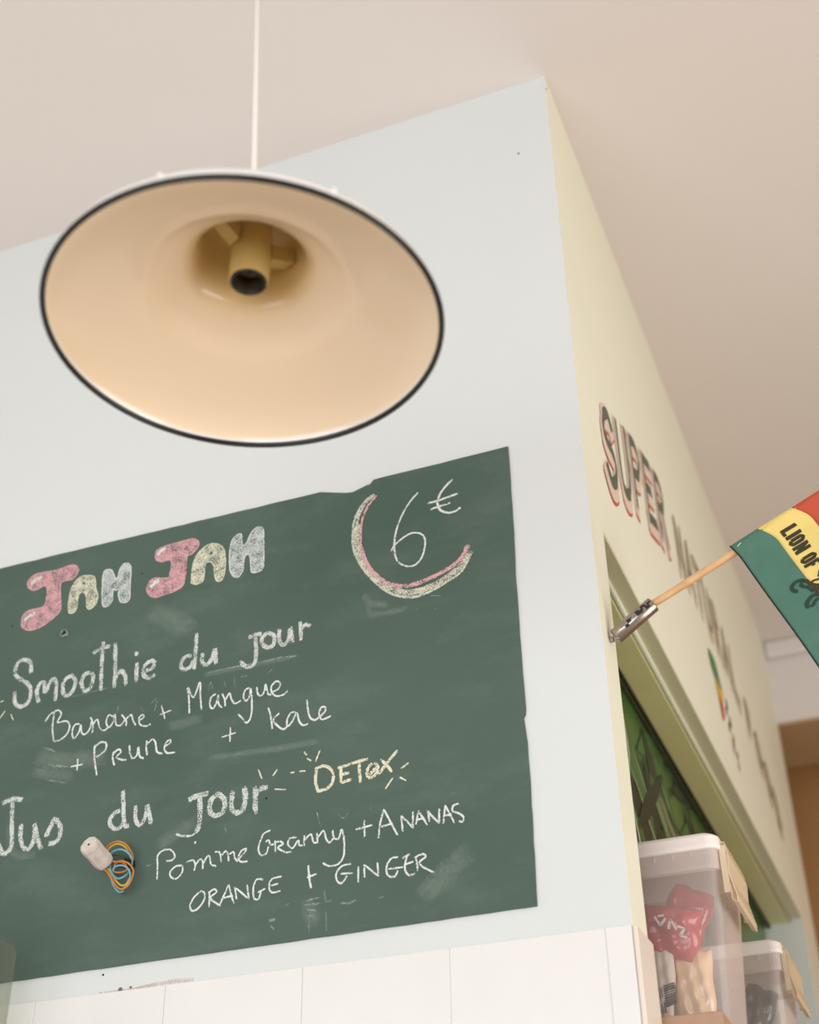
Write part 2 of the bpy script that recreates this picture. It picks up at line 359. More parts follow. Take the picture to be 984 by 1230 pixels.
def ribbon(bm, pts, w, y, jit=.12):
    """a chalk stroke: flat ribbon on the board, w in photograph pixels"""
    P = smooth_pts([Vector((p[0], p[1], 0)) for p in pts], 5) if len(pts) > 2 else [Vector((pts[0][0], pts[0][1], 0)).lerp(Vector((pts[1][0], pts[1][1], 0)), k/4) for k in range(5)]
    Q = [at(p.x, p.y, y) for p in P]; W_ = w*PX/2; L = []; R_ = []; m = len(Q)
    t0 = (Q[1]-Q[0]).normalized(); t1 = (Q[-1]-Q[-2]).normalized()
    Q[0] = Q[0] - t0*W_*.5; Q[-1] = Q[-1] + t1*W_*.5
    uvl = bm.loops.layers.uv.get('UVMap') or bm.loops.layers.uv.new('UVMap'); k0 = ribbon.k
    for i, q in enumerate(Q):
        t = (Q[min(i+1, m-1)] - Q[max(i-1, 0)]).normalized(); n = Vector((-t.z, 0, t.x)); q = q - Vector((0, (k0 + i*.4)*3e-6, 0))
        e = .72 if i in (0, m-1) else 1
        L.append(bm.verts.new(q + n*W_*e*random.uniform(1-jit, 1+jit))); R_.append(bm.verts.new(q - n*W_*e*random.uniform(1-jit, 1+jit)))
    for i in range(m-1):
        f = bm.faces.new([L[i], L[i+1], R_[i+1], R_[i]])
        x0, x1 = (2*i/(m-1)-1)**9, (2*(i+1)/(m-1)-1)**9
        for lp, c in zip(f.loops, ((x0, 1), (x1, 1), (x1, -1), (x0, -1))): lp[uvl].uv = c
    ribbon.k += 7
ribbon.k = 0
for pts, w in (([(118,1193),(150,1189),(186,1182)], 3), ([(165,1188),(200,1180),(232,1177)], 6)):
    bm = bmesh.new(); ribbon(bm, pts, w, -.0006); build('rust_stain', bm, STAIN, wf)
CR = {3: (0,760,4.92), 4: (200,730,4.92), 5: (0,930,4.92), 6: (170,900,4.92), 7: (340,890,4.1), 8: (410,560,5.467), 1: (20,610,6.15), 2: (160,610,6.15)}
def cv(c, pts): ox, oy, s = CR[c]; return [(ox+x/s, oy+y/s) for x, y in pts]
def word(strokes, w, m, label=None, name='chalk_word', y=BY-.0005):
    bm = bmesh.new(); ribbon.k = 0
    for s in strokes:
        ww = w
        if len(s) == 3: ww = s[2]
        ribbon(bm, cv(s[0], s[1]), ww*(1.16 if m is WHITE_D else 1.08), y)
    o = build(name, bm, m, board)
    if label: o['label'] = label
    return o
def S(c, *lists): return [(c, l) for l in lists]
WS = [
 (S(3, [(182,235),(182,185),(155,160),(115,170),(92,215),(97,258),(140,285),(172,310),(182,360),(165,412),(120,438),(88,410),(88,345)],
   [(228,412),(218,345),(240,298),(262,300),(268,352),(298,290),(320,272),(334,310),(326,398)], [(430,252),(390,272),(370,320),(385,372),(425,350),(447,290),(430,252)],
   [(535,235),(497,250),(482,300),(500,342),(535,322),(551,265),(535,235)], [(610,58),(604,150),(595,340)], [(556,120),(590,97),(648,80)],
   [(682,65),(682,200),(675,322)], [(678,280),(700,235),(722,228),(742,262),(742,308)], [(810,182),(805,285)], [(800,124),(812,124)],
   [(850,228),(900,210),(912,178),(890,165),(856,200),(848,248),(880,268),(912,250)]), 5.6, WHITE_D, 'broad white chalk word "Smoothie"'),
 (S(4, [(150,282),(110,292),(86,330),(95,362),(135,355),(160,312)], [(178,155),(172,260),(165,360)], [(215,270),(212,320),(237,338),(270,298),(286,245),(292,330)]), 5.4, WHITE_D, 'broad white chalk word "du" after "Smoothie"'),
 (S(4, [(488,175),(520,162),(558,155)], [(525,170),(530,260),(520,328),(490,350),(455,338),(440,318)], [(600,147),(566,178),(570,215),(600,236),(635,215),(635,168),(600,147)],
   [(668,130),(666,190),(690,220),(720,190),(732,120),(746,205)], [(790,85),(796,190)], [(800,120),(825,100),(848,108)]), 5.2, WHITE_D, 'broad white chalk word "jour" in the smoothie heading'),
 (S(5, [(18,170),(70,148),(128,150)], [(75,160),(70,280),(70,400),(55,450),(22,470),(0,440),(-20,400)], [(125,300),(120,380),(142,438),(180,430),(205,360),(205,292),(220,380),(242,442)],
   [(272,365),(300,310),(322,266),(352,300),(355,360),(330,400),(292,410)]), 6.0, WHITE_D, 'broad white chalk word "Jus"'),
 (S(5, [(705,215),(667,238),(648,282),(667,318),(705,318),(735,272)], [(728,100),(730,200),(735,298),(758,305)], [(802,190),(802,270),(830,300),(860,250),(872,182),(892,295)]), 5.2, WHITE_D, 'broad white chalk word "du" after "Jus"'),
 (S(6, [(283,297),(330,275),(393,260)], [(345,270),(345,380),(340,450),(320,490)], [(455,262),(412,300),(402,355),(430,390),(478,375),(495,310),(455,262)],
   [(540,252),(532,330),(555,375),(598,355),(615,290),(608,225)], [(672,225),(675,375)], [(680,258),(710,232),(740,225)]) + [(6, [(330,475),(300,508),(250,513),(205,503)], 2.6)], 6.2, WHITE_D, 'broad white chalk word "jour" in the juice heading'),
 (S(3, [(322,470),(310,560),(318,640)], [(268,525),(300,480),(345,458),(362,482),(340,530),(392,522),(412,550),(395,600),(350,635),(318,642)], [(470,540),(442,545),(426,590),(437,625),(465,590),(478,545),(482,590),(502,600),(530,570),(545,510)],
   [(535,500),(550,540),(546,590)], [(548,545),(575,512),(590,560),(612,578),(640,560)], [(670,495),(642,488),(628,530),(645,558),(668,530),(680,482),(686,540),(712,548),(735,520)], [(720,485),(745,520),(745,548)], [(745,512),(775,485),(787,520),(802,545)],
   [(822,520),(850,500),(840,485),(820,510),(832,545),(865,552),(890,540)]), 2.2, WHITE, 'thin white chalk word "Banane"'),
 (S(3, [(955,432),(975,508)], [(945,485),(1012,458)]), 2.0, WHITE, 'small chalk plus sign after "Banane"'),
 (S(4, [(135,625),(133,540),(125,470),(160,530),(198,440),(200,520),(208,602)], [(290,510),(264,530),(256,575),(275,595),(298,555),(305,515),(308,568),(328,590)], [(330,510),(345,545),(347,580)],
   [(348,545),(373,505),(385,540),(405,566),(438,550)], [(490,475),(466,487),(456,530),(475,550),(494,510),(498,478),(506,560),(500,640),(475,680),(450,655),(425,630)],
   [(535,470),(540,508),(560,520),(580,490),(586,452),(600,508),(622,515)], [(622,500),(662,480),(674,447),(650,435),(622,462),(622,500),(650,522),(690,515),(715,492)]), 2.3, WHITE, 'thin white chalk word "Mangue"'),
 (S(3, [(418,792),(488,778)], [(460,742),(455,812)]), 2.0, WHITE, 'small chalk plus sign before "Prune"'),
 (S(3, [(560,665),(558,740),(572,840)], [(555,682),(590,650),(625,650),(625,690),(590,722),(566,735)], [(672,705),(666,740),(675,782)], [(668,715),(700,690),(715,705),(690,733),(715,750),(745,752)],
   [(765,668),(770,720),(787,744),(810,720),(818,676),(826,730),(848,742)], [(868,640),(865,685),(872,722)], [(868,662),(900,630),(920,652),(928,702),(958,715)])
   + S(4, [(-5,817),(22,800),(22,782),(0,795),(-12,830),(5,858),(50,855)]), 2.4, WHITE, 'thin white chalk word "Prune"'),
 (S(4, [(602,590),(618,650),(625,715)], [(665,625),(632,662),(660,700),(690,718),(712,704)], [(765,618),(737,620),(714,660),(716,700),(745,670),(770,622),(785,670),(807,695),(835,685)],
   [(830,545),(836,600),(850,650),(880,663),(905,642)], [(905,645),(938,612),(938,587),(915,590),(902,630),(922,660),(970,640)]), 2.3, WHITE, 'thin white chalk word "kale"'),
 (S(4, [(328,765),(410,738)], [(378,708),(375,790)]), 2.0, WHITE, 'small chalk plus sign before "kale"'),
 (S(6, [(92,770),(95,690),(95,630),(130,597),(175,595),(197,630),(180,655),(148,660)], [(240,688),(207,690),(172,720),(172,752),(205,765),(238,730),(245,690)], [(268,668),(302,655),(318,680),(312,715)], [(315,690),(345,650),(361,665),(362,705)],
   [(362,680),(390,632),(405,642),(412,680),(440,690)], [(435,605),(463,612),(472,665)], [(472,630),(498,602),(512,620),(515,660)], [(515,625),(543,607),(551,640),(567,662)], [(572,650),(608,612),(620,587),(592,600),(573,640),(590,665),(625,662)]), 2.1, WHITE, 'thin white chalk word "Pomme"'),
 (S(6, [(760,480),(722,500),(697,560),(692,600),(710,628),(738,615),(750,575)], [(735,545),(752,537),(762,563),(785,560)], [(790,540),(792,605)], [(785,550),(820,545),(836,560),(806,582),(850,608),(885,605)])
   + S(7, [(65,475),(33,480),(25,510),(47,528),(75,490),(80,512),(98,515)], [(105,465),(105,515)], [(105,490),(138,460),(150,498),(170,500)], [(168,455),(170,500)], [(170,480),(200,442),(212,480),(228,500),(248,480)],
   [(245,440),(252,478),(275,480),(290,435),(302,500),(298,570),(270,608),(228,616),(198,602)]), 2.1, WHITE, 'thin white chalk word "Granny"'),
 (S(7, [(360,435),(438,415)], [(400,392),(402,470)]), 2.2, WHITE, 'chalk plus sign before "ANANAS"'),
 (S(7, [(470,480),(480,400),(497,338)], [(497,338),(530,400),(565,465)], [(475,425),(540,405)], [(590,445),(582,370)], [(582,370),(615,400),(640,428)], [(640,428),(640,350)], [(655,410),(668,345)], [(668,345),(710,412)], [(660,388),(695,380)],
   [(722,395),(712,345)], [(712,345),(735,370),(770,405)], [(770,405),(770,335)], [(790,405),(800,318)], [(800,318),(845,405)], [(795,370),(830,360)], [(865,310),(840,318),(836,345),(865,356),(889,375),(885,398),(868,395)]), 2.2, WHITE, 'thin white chalk word "ANANAS"'),
 (S(6, [(345,840),(307,880),(286,925),(300,955),(335,940),(370,890),(370,847),(345,840)], [(402,850),(400,930)], [(395,850),(430,827),(443,845),(408,880),(465,925)], [(460,925),(515,800)], [(515,800),(545,910)], [(480,880),(540,865)],
   [(562,885),(552,815)], [(552,815),(635,885)], [(635,885),(625,800)], [(720,770),(682,770),(661,820),(667,880),(693,885),(705,840)], [(690,845),(730,825)], [(830,752),(775,765),(756,800),(767,845),(820,838)], [(766,806),(808,795)]), 2.1, WHITE, 'thin white chalk word "ORANGE"'),
 (S(7, [(125,615),(130,680),(138,722)], [(120,672),(165,655)]), 2.3, WHITE, 'chalk plus sign before "GINGER"'),
 (S(7, [(335,605),(292,615),(263,650),(266,688),(290,700),(315,665)], [(285,655),(345,650)], [(372,620),(370,695)], [(402,670),(400,610)], [(400,610),(470,665)], [(470,665),(465,600)], [(565,572),(532,580),(510,620),(517,662),(550,668),(565,640)], [(520,630),(590,622)],
   [(612,562),(600,625),(618,660),(650,655)], [(590,578),(622,558)], [(600,610),(640,595)], [(655,570),(665,640)], [(650,575),(685,557),(703,570),(672,605),(745,650)]), 2.1, WHITE, 'thin white chalk word "GINGER"'),
 (S(7, [(165,145),(160,190),(170,245)], [(158,140),(205,122),(243,150),(245,200),(215,235),(170,248)], [(285,128),(285,205)], [(272,132),(330,115)], [(290,165),(325,158)], [(285,205),(335,190)], [(340,110),(415,90)], [(375,112),(381,205)],
   [(440,110),(416,140),(421,178),(450,173),(468,130),(450,108)], [(430,165),(455,132)], [(485,92),(535,150)], [(562,48),(520,100),(470,165)]), 3.8, YELLOW, 'broad pale yellow chalk word "DETOX"'),
 (S(8, [(503,175),(450,235),(400,320),(365,410),(350,490),(352,570),(375,630),(425,655),(480,650),(525,605),(547,540),(550,480),(520,442),(460,440),(400,475),(350,520),(330,556)]), 2.4, WHITE, 'tall white chalk numeral 6'),
 (S(8, [(730,88),(682,135),(646,190),(632,240),(650,287),(700,305),(750,295),(782,272)], [(570,242),(640,225),(762,180)], [(590,282),(640,265),(715,240)]), 2.9, WHITE, 'white chalk euro sign'),
]
for st, w, m, lb in WS: word(st, w, m, lb)
def ray_marks(c, segs, w, m):
    for s in segs: word([(c, list(s))], w, m, None, 'chalk_ray')
ray_marks(7, [((105,55),(118,70)), ((120,86),(140,98)), ((183,45),(160,100)), ((582,135),(618,108)), ((575,178),(605,195)), ((540,182),(505,235))], 2.2, YELLOW)
ray_marks(6, [((690,120),(712,172)), ((802,120),(775,158)), ((882,138),(902,136)), ((935,130),(968,128)), ((785,236),(853,238))], 2.0, YELLOW)
ray_marks(3, [((0,412),(20,402)), ((0,505),(35,455)), ((65,482),(78,518))], 1.8, YELLOW)
word(S(6, [(316,551),(319,551)]), 3, WHITE, None, 'chalk_dot')
# arc of three chalk colours under the price
word(S(8, [(205,188),(140,250),(88,350),(75,450),(82,550),(122,640),(200,740),(300,822),(400,857),(500,855),(600,815),(700,755),(790,690),(845,585)]), 3.0, WHITE_D, 'white outer stroke of the price arc', 'chalk_arc')
word([(8, [(215,188),(155,250),(110,340),(97,440)], 4), (8, [(105,390),(95,450),(107,540),(142,640),(212,725),(312,800),(420,830),(520,818),(620,775),(720,712),(800,640),(845,565)], 8.6)], 5, CYEL, 'pale yellow middle stroke of the price arc', 'chalk_arc', BY-.0007)
word([(8, [(232,192),(180,255),(142,340),(127,430),(132,530),(167,640)], 3.4), (8, [(132,530),(167,640),(242,730),(332,778),(420,788),(520,762),(640,708),(740,648),(798,590),(832,522)], 5.8)], 4, PINK, 'pink inner stroke of the price arc', 'chalk_arc', BY-.0009)
# rubbed and half wiped chalk
for c, pts, w in ((3, [(420,380),(560,345),(640,325)], 1.6), (4, [(230,385),(400,350),(560,320),(690,290)], 2), (4, [(700,290),(780,285)], 3), (4, [(245,495),(262,440),(275,490)], 1.4), (4, [(340,430),(350,470)], 1.4), (4, [(400,400),(405,480)], 1.3),
                  (4, [(440,410),(480,400)], 1.4), (4, [(585,400),(630,360)], 1.5), (3, [(700,430),(690,480)], 1.4), (3, [(830,430),(850,470)], 1.3), (3, [(890,420),(930,390),(910,470)], 1.3), (3, [(280,780),(420,795)], 3), (3, [(280,870),(400,890)], 2), (3, [(250,680),(330,700)], 4),
                  (7, [(165,345),(185,420)], 1.4), (7, [(260,350),(300,380),(330,335)], 1.3), (7, [(430,300),(430,345)], 1.4), (7, [(205,725),(210,788),(240,783)], 1.8), (7, [(285,797),(320,800),(358,785)], 3.4), (7, [(105,790),(180,770)], 2), (7, [(100,810),(185,800)], 3), (7, [(110,830),(165,835)], 2.4),
                  (7, [(120,860),(150,865)], 2), (7, [(125,900),(130,950)], 1.6), (7, [(210,830),(215,940)], 1.4), (7, [(465,772),(495,768)], 1.6), (7, [(822,258),(850,255)], 1.3), (7, [(15,805),(25,805)], 3.5), (7, [(-70,885),(-40,880)], 4), (7, [(-60,910),(-45,930)], 3),
                  (8, [(150,850),(200,900),(300,910)], 10), (8, [(180,900),(190,970),(280,965),(430,935)], 9), (8, [(580,850),(660,850)], 1.4), (8, [(490,935),(510,935)], 1.6), (8, [(616,930),(622,938)], 1.6), (6, [(30,690),(60,680)], 2), (6, [(490,450),(500,490)], 2), (6, [(540,30),(600,22)], 1.5)):
    word([(c, pts)], w, DUST if w > 8 else FAINT, None, 'wiped_chalk', BY-.0003)
for st in [(3, [(230,740),(420,760),(600,740)], 26), (3, [(200,820),(420,850)], 18), (4, [(20,700),(200,660)], 16), (5, [(60,300),(80,470),(200,480)], 12), (7, [(120,790),(150,900)], 18), (4, [(250,890),(600,840),(900,790)], 9), (4, [(220,400),(500,340),(760,290)], 8), (6, [(100,560),(300,440)], 20), (2, [(150,760),(420,900)], 34), (7, [(700,760),(900,560)], 30)]:
    word([st], 10, DUST, None, 'wiped_chalk', BY-.0002)
# bubble letters
BUB = [
 (1, [(85,545),(110,510),(170,482),(270,465),(340,445),(400,422),(440,428),(460,455),(445,495),(410,530),(332,552),(325,640),(328,740),(305,785),(240,840),(170,885),(100,905),(55,895),(35,860),(45,800),(85,760),(150,745),(200,725),(218,690),(222,580),(160,600),(125,612),(92,592),(78,568)], CPINK, PINK, 'first pink chalk bubble letter J'),
 (1, [(385,690),(400,610),(430,550),(470,510),(520,500),(565,505),(582,530),(585,590),(600,650),(585,710),(545,748),(518,730),(515,660),(500,625),(470,630),(455,660),(445,740),(420,775),(385,770)], CYEL, YELLOW, 'first yellow chalk bubble letter A'),
 (1, [(638,500),(655,462),(690,455),(712,475),(738,530),(765,450),(790,415),(825,412),(845,445),(840,560),(835,670),(800,700),(765,690),(752,640),(755,602),(733,610),(712,602),(708,680),(670,728),(635,715),(633,600)], CWHITE, WHITE, 'first white chalk bubble letter H'),
 (2, [(165,345),(185,305),(260,275),(350,250),(430,230),(475,240),(487,270),(465,310),(430,345),(400,357),(392,450),(375,560),(330,605),(240,640),(160,663),(115,640),(100,595),(120,545),(160,518),(250,520),(270,490),(282,392),(210,400),(172,385)], CPINK, PINK, 'second pink chalk bubble letter J'),
 (2, [(430,540),(440,430),(470,350),(520,295),(580,265),(640,275),(675,320),(682,420),(665,520),(625,543),(605,510),(595,430),(575,400),(540,407),(528,460),(520,535),(475,565),(434,556)], CYEL, YELLOW, 'second yellow chalk bubble letter A'),
 (2, [(715,300),(745,220),(798,195),(805,268),(830,270),(870,190),(915,145),(960,155),(965,250),(965,420),(940,465),(880,478),(870,430),(862,357),(838,347),(820,380),(812,460),(780,510),(740,505),(715,450)], CWHITE, WHITE, 'second white chalk bubble letter H'),
]
for c, pts, fill, edge, lb in BUB:
    uv = cv(c, pts); o = patch('chalk_letter', uv, fill, BY-.0004, board, 4, lb)
    bm = bmesh.new(); P = [(p.x, p.y) for p in smooth_pts([Vector((u, v, 0)) for u, v in uv], 4, True)]; P.append(P[0])
    Q = P[::2] + [P[0]]; ribbon(bm, Q, 1.6, BY-.0006); e = build('chalk_outline', bm, edge, o)
for c, pts, w in ((1, [(112,560),(145,530),(180,515)], 5), (1, [(65,830),(95,800),(130,782)], 6), (2, [(185,345),(210,315),(235,300)], 4.5), (2, [(130,585),(155,555),(190,535)], 6)):
    word([(c, pts)], w, WHITE, None, 'chalk_highlight', BY-.0009)
for c, pts in ((1, [(496,540),(512,564),(482,564)]), (2, [(577,310),(592,340),(560,348)])):
    patch('letter_counter', cv(c, pts), M['board'], BY-.0010, board, 1)
# small holes in the board
for (u, v), r in (((171,689),1.1), ((320,959),1.3), ((15,752),1.2)):
    bm = bmesh.new(); lathe(bm, [(0,.0006),(r*.0012,.0006),(r*.0013,0)], frame_from((0,-1,0), at(u,v,BY)), 8); build('nail_hole', bm, M['hole'], board)
P0 = at(77.5, 761, BY)
eye = empty('wall_anchor', P0); tag(eye, 'small round anchor ring in the chalkboard under the first pink J', 'wall anchor')
bm = bmesh.new(); lathe(bm, [(.0035,0),(.0042,.0032),(.0060,.0040),(.0078,.0022),(.0084,0)], frame_from((0,-1,0), P0), 20); build('ring', bm, mat('grey_green_metal', (96,112,100), .35, metal=.5, rgb2=(150,158,146), vscale=300), eye, smooth=True)
bm = bmesh.new(); lathe(bm, [(0,.0008),(.0036,.0008),(.0036,0)], frame_from((0,-1,0), P0), 14); build('hole', bm, M['hole'], eye)

# ------------------------------------------------------------------ connector block and loose wires
def cw(x, y, d): return at(90 + x/10.93, 990 + y/10.93, d)
hole_c = cw(740, 500, BY)
con = empty('wire_connector', hole_c); tag(con, 'dusty white cable connector hanging from coloured wires on the chalkboard', 'cable connector')
A = cw(178, 262, -.064); B = cw(395, 508, -.024); ax = (B-A).normalized()
front_n = (CAM-A).normalized(); sx = ax.cross(front_n).normalized(); up_n = sx.cross(ax)
def ringpts(c, sc, rot=0): 
    k = 9; return [c + sc*(.0138*math.cos(2*math.pi*i/k+rot)*sx + .0112*math.sin(2*math.pi*i/k+rot)*up_n)*(1+.05*math.sin(i*2.3)) for i in range(k)]
bm = bmesh.new(); prev = None
for t, s in ((-.03,.90), (0,.98), (.1,1.04), (.45,1.0), (.85,1.02), (1.0,.94), (1.06,.72)):
    r = [bm.verts.new(p) for p in ringpts(A.lerp(B, t), s)]
    if prev:
        for k in range(9): bm.faces.new([prev[k], prev[(k+1)%9], r[(k+1)%9], r[k]])
    else: bm.faces.new(r)
    prev = r
bm.faces.new(prev)
build('connector_block', bm, M['plug'], con, bevel=.0005)
for t, s, r_ in ((-.075, .15, .0016), ):
    q = A.lerp(B, t) + up_n*.003 ; bm = bmesh.new(); lathe(bm, [(0,.0006),(r_,.0006),(r_,0)], frame_from(-ax, A.lerp(B,-.03)+up_n*.003), 12); build('screw_hole', bm, M['hole'], con)
bm = bmesh.new(); tube(bm, [A.lerp(B,.12)-sx*.011+up_n*.005, A.lerp(B,.16)+up_n*.0102, A.lerp(B,.14)+sx*.011+up_n*.005], .0011, 6, 4); build('seam', bm, M['plug'], con)
q = A.lerp(B,.78)+up_n*.0094; bm = bmesh.new(); lathe(bm, [(0,.0008),(.002,.0008),(.0030,.0004),(.0034,0)], frame_from(up_n, q), 12); build('screw_head', bm, M['plug'], con, smooth=True)
bm = bmesh.new(); HP = [(650,440),(700,440),(780,470),(790,560),(760,620),(690,590),(600,560),(560,520),(600,490),(650,500)]
patch('wire_hole', [(90+x/10.93, 990+y/10.93) for x, y in HP], M['hole'], BY-.0006, con, 3)
WI = [('w_orange', [(405,330,-.022),(460,265,-.024),(560,228,-.026),(660,260,-.022),(730,350,-.016),(765,450,-.008),(750,500,0)]),
      ('w_yellow', [(420,360,-.020),(480,290,-.022),(570,258,-.022),(660,300,-.018),(710,380,-.012),(735,450,-.004)]),
      ('w_blue', [(455,400,-.020),(510,355,-.024),(600,330,-.026),(690,370,-.022),(750,450,-.016),(750,530,-.008)]),
      ('w_orange', [(460,470,-.020),(530,495,-.022),(620,485,-.024),(710,520,-.020),(765,600,-.016),(755,690,-.018),(700,800,-.022),(610,855,-.024),(540,810,-.024),(470,700,-.024),(410,610,-.022),(340,590,-.020)]),
      ('w_blue', [(455,490,-.018),(470,600,-.018),(510,680,-.020),(570,715,-.020),(640,690,-.018),(700,640,-.014),(720,590,-.006)]),
      ('w_blue', [(500,610,-.022),(520,565,-.024),(590,540,-.024),(670,560,-.022),(720,630,-.018),(725,720,-.018),(690,800,-.018),(640,840,-.020)]),
      ('w_orange', [(520,560,-.014),(530,520,-.014),(600,500,-.014),(670,540,-.012),(680,600,-.012),(620,630,-.014),(530,630,-.016),(500,600,-.018)]),
      ('w_blue', [(470,620,-.012),(485,740,-.012),(520,830,-.012),(580,890,-.010),(640,880,-.006)]),
      ('w_yellow', [(430,575,-.018),(470,640,-.018),(530,730,-.018),(600,800,-.016),(670,790,-.012),(720,700,-.006)]),
      ('w_green', [(455,430,-.012),(530,405,-.014),(620,410,-.012),(690,450,-.006),(720,470,-.001)])]
for mn, pts in WI:
    bm = bmesh.new(); tube(bm, [cw(x, y, d+BY) for x, y, d in pts], .00135, 8, 5); build('wire', bm, M[mn], con, smooth=True)

# ------------------------------------------------------------------ pendant lamp
LC = Vector((-0.16148246, -0.71015652, 2.38567148)); LN = Vector((0.01830829, 0.00863922, 0.99979506))
LM = frame_from(LN, LC)
# roof hook point: the cord runs up to the ceiling
top_in = LC + LN*.155 + Vector((-.004, 0, 0))
d = ray(308.5, 0); tt = (top_in.y + .004 - CAM.y)/d.y; q = CAM + d*tt; cdir = (q - top_in).normalized(); cord_top = top_in + cdir*((H - top_in.z)/cdir.z)
lamp = empty('pendant_lamp', cord_top); tag(lamp, 'white enamel pendant lamp with black rim hanging without a bulb', 'pendant lamp')
R0 = .1885
# the lining colour turns yellower towards the socket
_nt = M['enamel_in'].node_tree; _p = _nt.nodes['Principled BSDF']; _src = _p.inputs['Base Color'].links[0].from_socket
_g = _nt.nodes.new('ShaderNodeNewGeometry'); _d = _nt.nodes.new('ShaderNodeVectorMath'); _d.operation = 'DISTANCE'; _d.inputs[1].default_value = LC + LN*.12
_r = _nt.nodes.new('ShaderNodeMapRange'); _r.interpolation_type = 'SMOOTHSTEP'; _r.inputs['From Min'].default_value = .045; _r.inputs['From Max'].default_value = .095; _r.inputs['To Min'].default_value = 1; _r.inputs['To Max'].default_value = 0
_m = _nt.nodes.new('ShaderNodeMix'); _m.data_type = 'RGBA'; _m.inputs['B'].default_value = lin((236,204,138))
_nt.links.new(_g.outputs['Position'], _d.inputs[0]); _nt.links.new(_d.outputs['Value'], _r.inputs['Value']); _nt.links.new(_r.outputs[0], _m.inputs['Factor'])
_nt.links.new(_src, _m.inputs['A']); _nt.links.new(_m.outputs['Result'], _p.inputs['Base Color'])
inner = [(R0, .0), (R0-.0014, .006), (R0-.004, .0095), (R0-.012, .0155), (.160, .0255), (.130, .0345), (.106, .0430), (.098, .0478), (.092, .0560), (.082, .0650), (.068, .0730), (.058, .0830), (.0535, .095), (.051, .115), (.049, .135), (.040, .146), (0, .148)]
outer = [(R0+.0016, .0), (R0+.0010, .006), (R0-.001, .0118), (R0-.010, .0185), (.160, .0285), (.130, .0378), (.108, .0465), (.101, .0510), (.096, .0590), (.086, .0680), (.071, .0765), (.061, .0860), (.0565, .097), (.054, .117), (.052, .138), (.042, .150), (0, .152)]
bm = bmesh.new(); lathe(bm, outer, LM, 128); sh = build('shade', bm, M['enamel'], lamp, smooth=True)
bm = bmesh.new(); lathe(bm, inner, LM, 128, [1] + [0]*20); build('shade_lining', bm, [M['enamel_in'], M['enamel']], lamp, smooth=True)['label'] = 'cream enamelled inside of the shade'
bm = bmesh.new(); tube(bm, [LM @ Vector(((R0+.0002)*math.cos(a*math.pi/48), (R0+.0002)*math.sin(a*math.pi/48), 0)) for a in range(96)], .0029, 10, 1, True)
build('rim', bm, M['black'], lamp, smooth=True)['label'] = 'black rolled rim'
for u, v in ((194,215.5), (398,231)):   # two raised dots added to stand in for glints on the outer lip
    best = min(range(360), key=lambda a: (lambda P: abs((P-CAM).dot(RIGHT)/(P-CAM).dot(FWD)*F+492-u) + abs(615-(P-CAM).dot(UP)/(P-CAM).dot(FWD)*F-v))(LM @ Vector((R0*math.cos(math.radians(a)), R0*math.sin(math.radians(a)), .008))))
    a = math.radians(best); nrm = LM.to_3x3() @ Vector((math.cos(a), math.sin(a), 0)); P = LM @ Vector(((R0+.001)*math.cos(a), (R0+.001)*math.sin(a), .0085))
    bm = bmesh.new(); lathe(bm, [(0,.0028),(.0018,.0024),(.0030,.0010),(.0034,0)], frame_from(nrm, P), 14); build('glint_bump', bm, M['enamel'], lamp, smooth=True)
bm = bmesh.new(); lathe(bm, [(0,.147),(.0185,.147),(.0195,.122),(.0195,.105),(.0200,.102),(.0205,.085),(.0192,.060),(.0180,.0585),(.0150,.0583)], LM, 40); so = build('socket', bm, M['socket'], lamp, smooth=True); so['label'] = 'cream porcelain bulb socket'
bm = bmesh.new(); lathe(bm, [(.0180,.0590),(.0182,.0570),(.0168,.0560),(.0150,.0568),(.0145,.0600),(.0145,.075)], LM, 40); build('socket_ring', bm, M['socket_ring'], so, smooth=True)
bm = bmesh.new(); lathe(bm, [(.0143,.058),(.0132,.061),(.0136,.064),(.0127,.067),(.0131,.070),(.0124,.073),(.0126,.078),(0,.079)], LM, 32); build('screw_thread', bm, M['brass'], so, smooth=True)
bm = bmesh.new(); lathe(bm, [(0,.071),(.004,.0715),(.0045,.079)], LM, 12); build('contact', bm, M['socket_ring'], so)
for s in (-1, 1):    # strap bracket wings holding the socket in the neck
    bm = bmesh.new(); pts = [(s*.020,.118),(s*.049,.128),(s*.049,.112),(s*.021,.098)]
    for w in (-.006, .006): pass
    vs = [[bm.verts.new(LM @ (Vector((0,0,z)) + Matrix.Rotation(math.radians(20),3,'Z') @ Vector((x,w,0)))) for x, z in pts] for w in (-.007, .007)]
    bm.faces.new(vs[0]); bm.faces.new(vs[1][::-1])
    for k in range(4): bm.faces.new([vs[0][k], vs[0][(k+1)%4], vs[1][(k+1)%4], vs[1][k]])
    build('bracket', bm, M['socket'], lamp)
bm = bmesh.new(); tube(bm, [LC+LN*.152, LC+LN*.17+Vector((-.002,0,0)), LC+LN*.2+Vector((-.004,0,0))+Vector((cdir.x,cdir.y,0))*.03, cord_top], .0031, 12, 1); build('cord', bm, M['cord'], lamp, smooth=True)
bm = bmesh.new(); lathe(bm, [(0,-.045),(.008,-.045),(.03,-.03),(.045,-.008),(.047,0),(0,0)], frame_from((0,0,1), cord_top), 32); build('ceiling_rose', bm, M['enamel'], lamp, smooth=True)

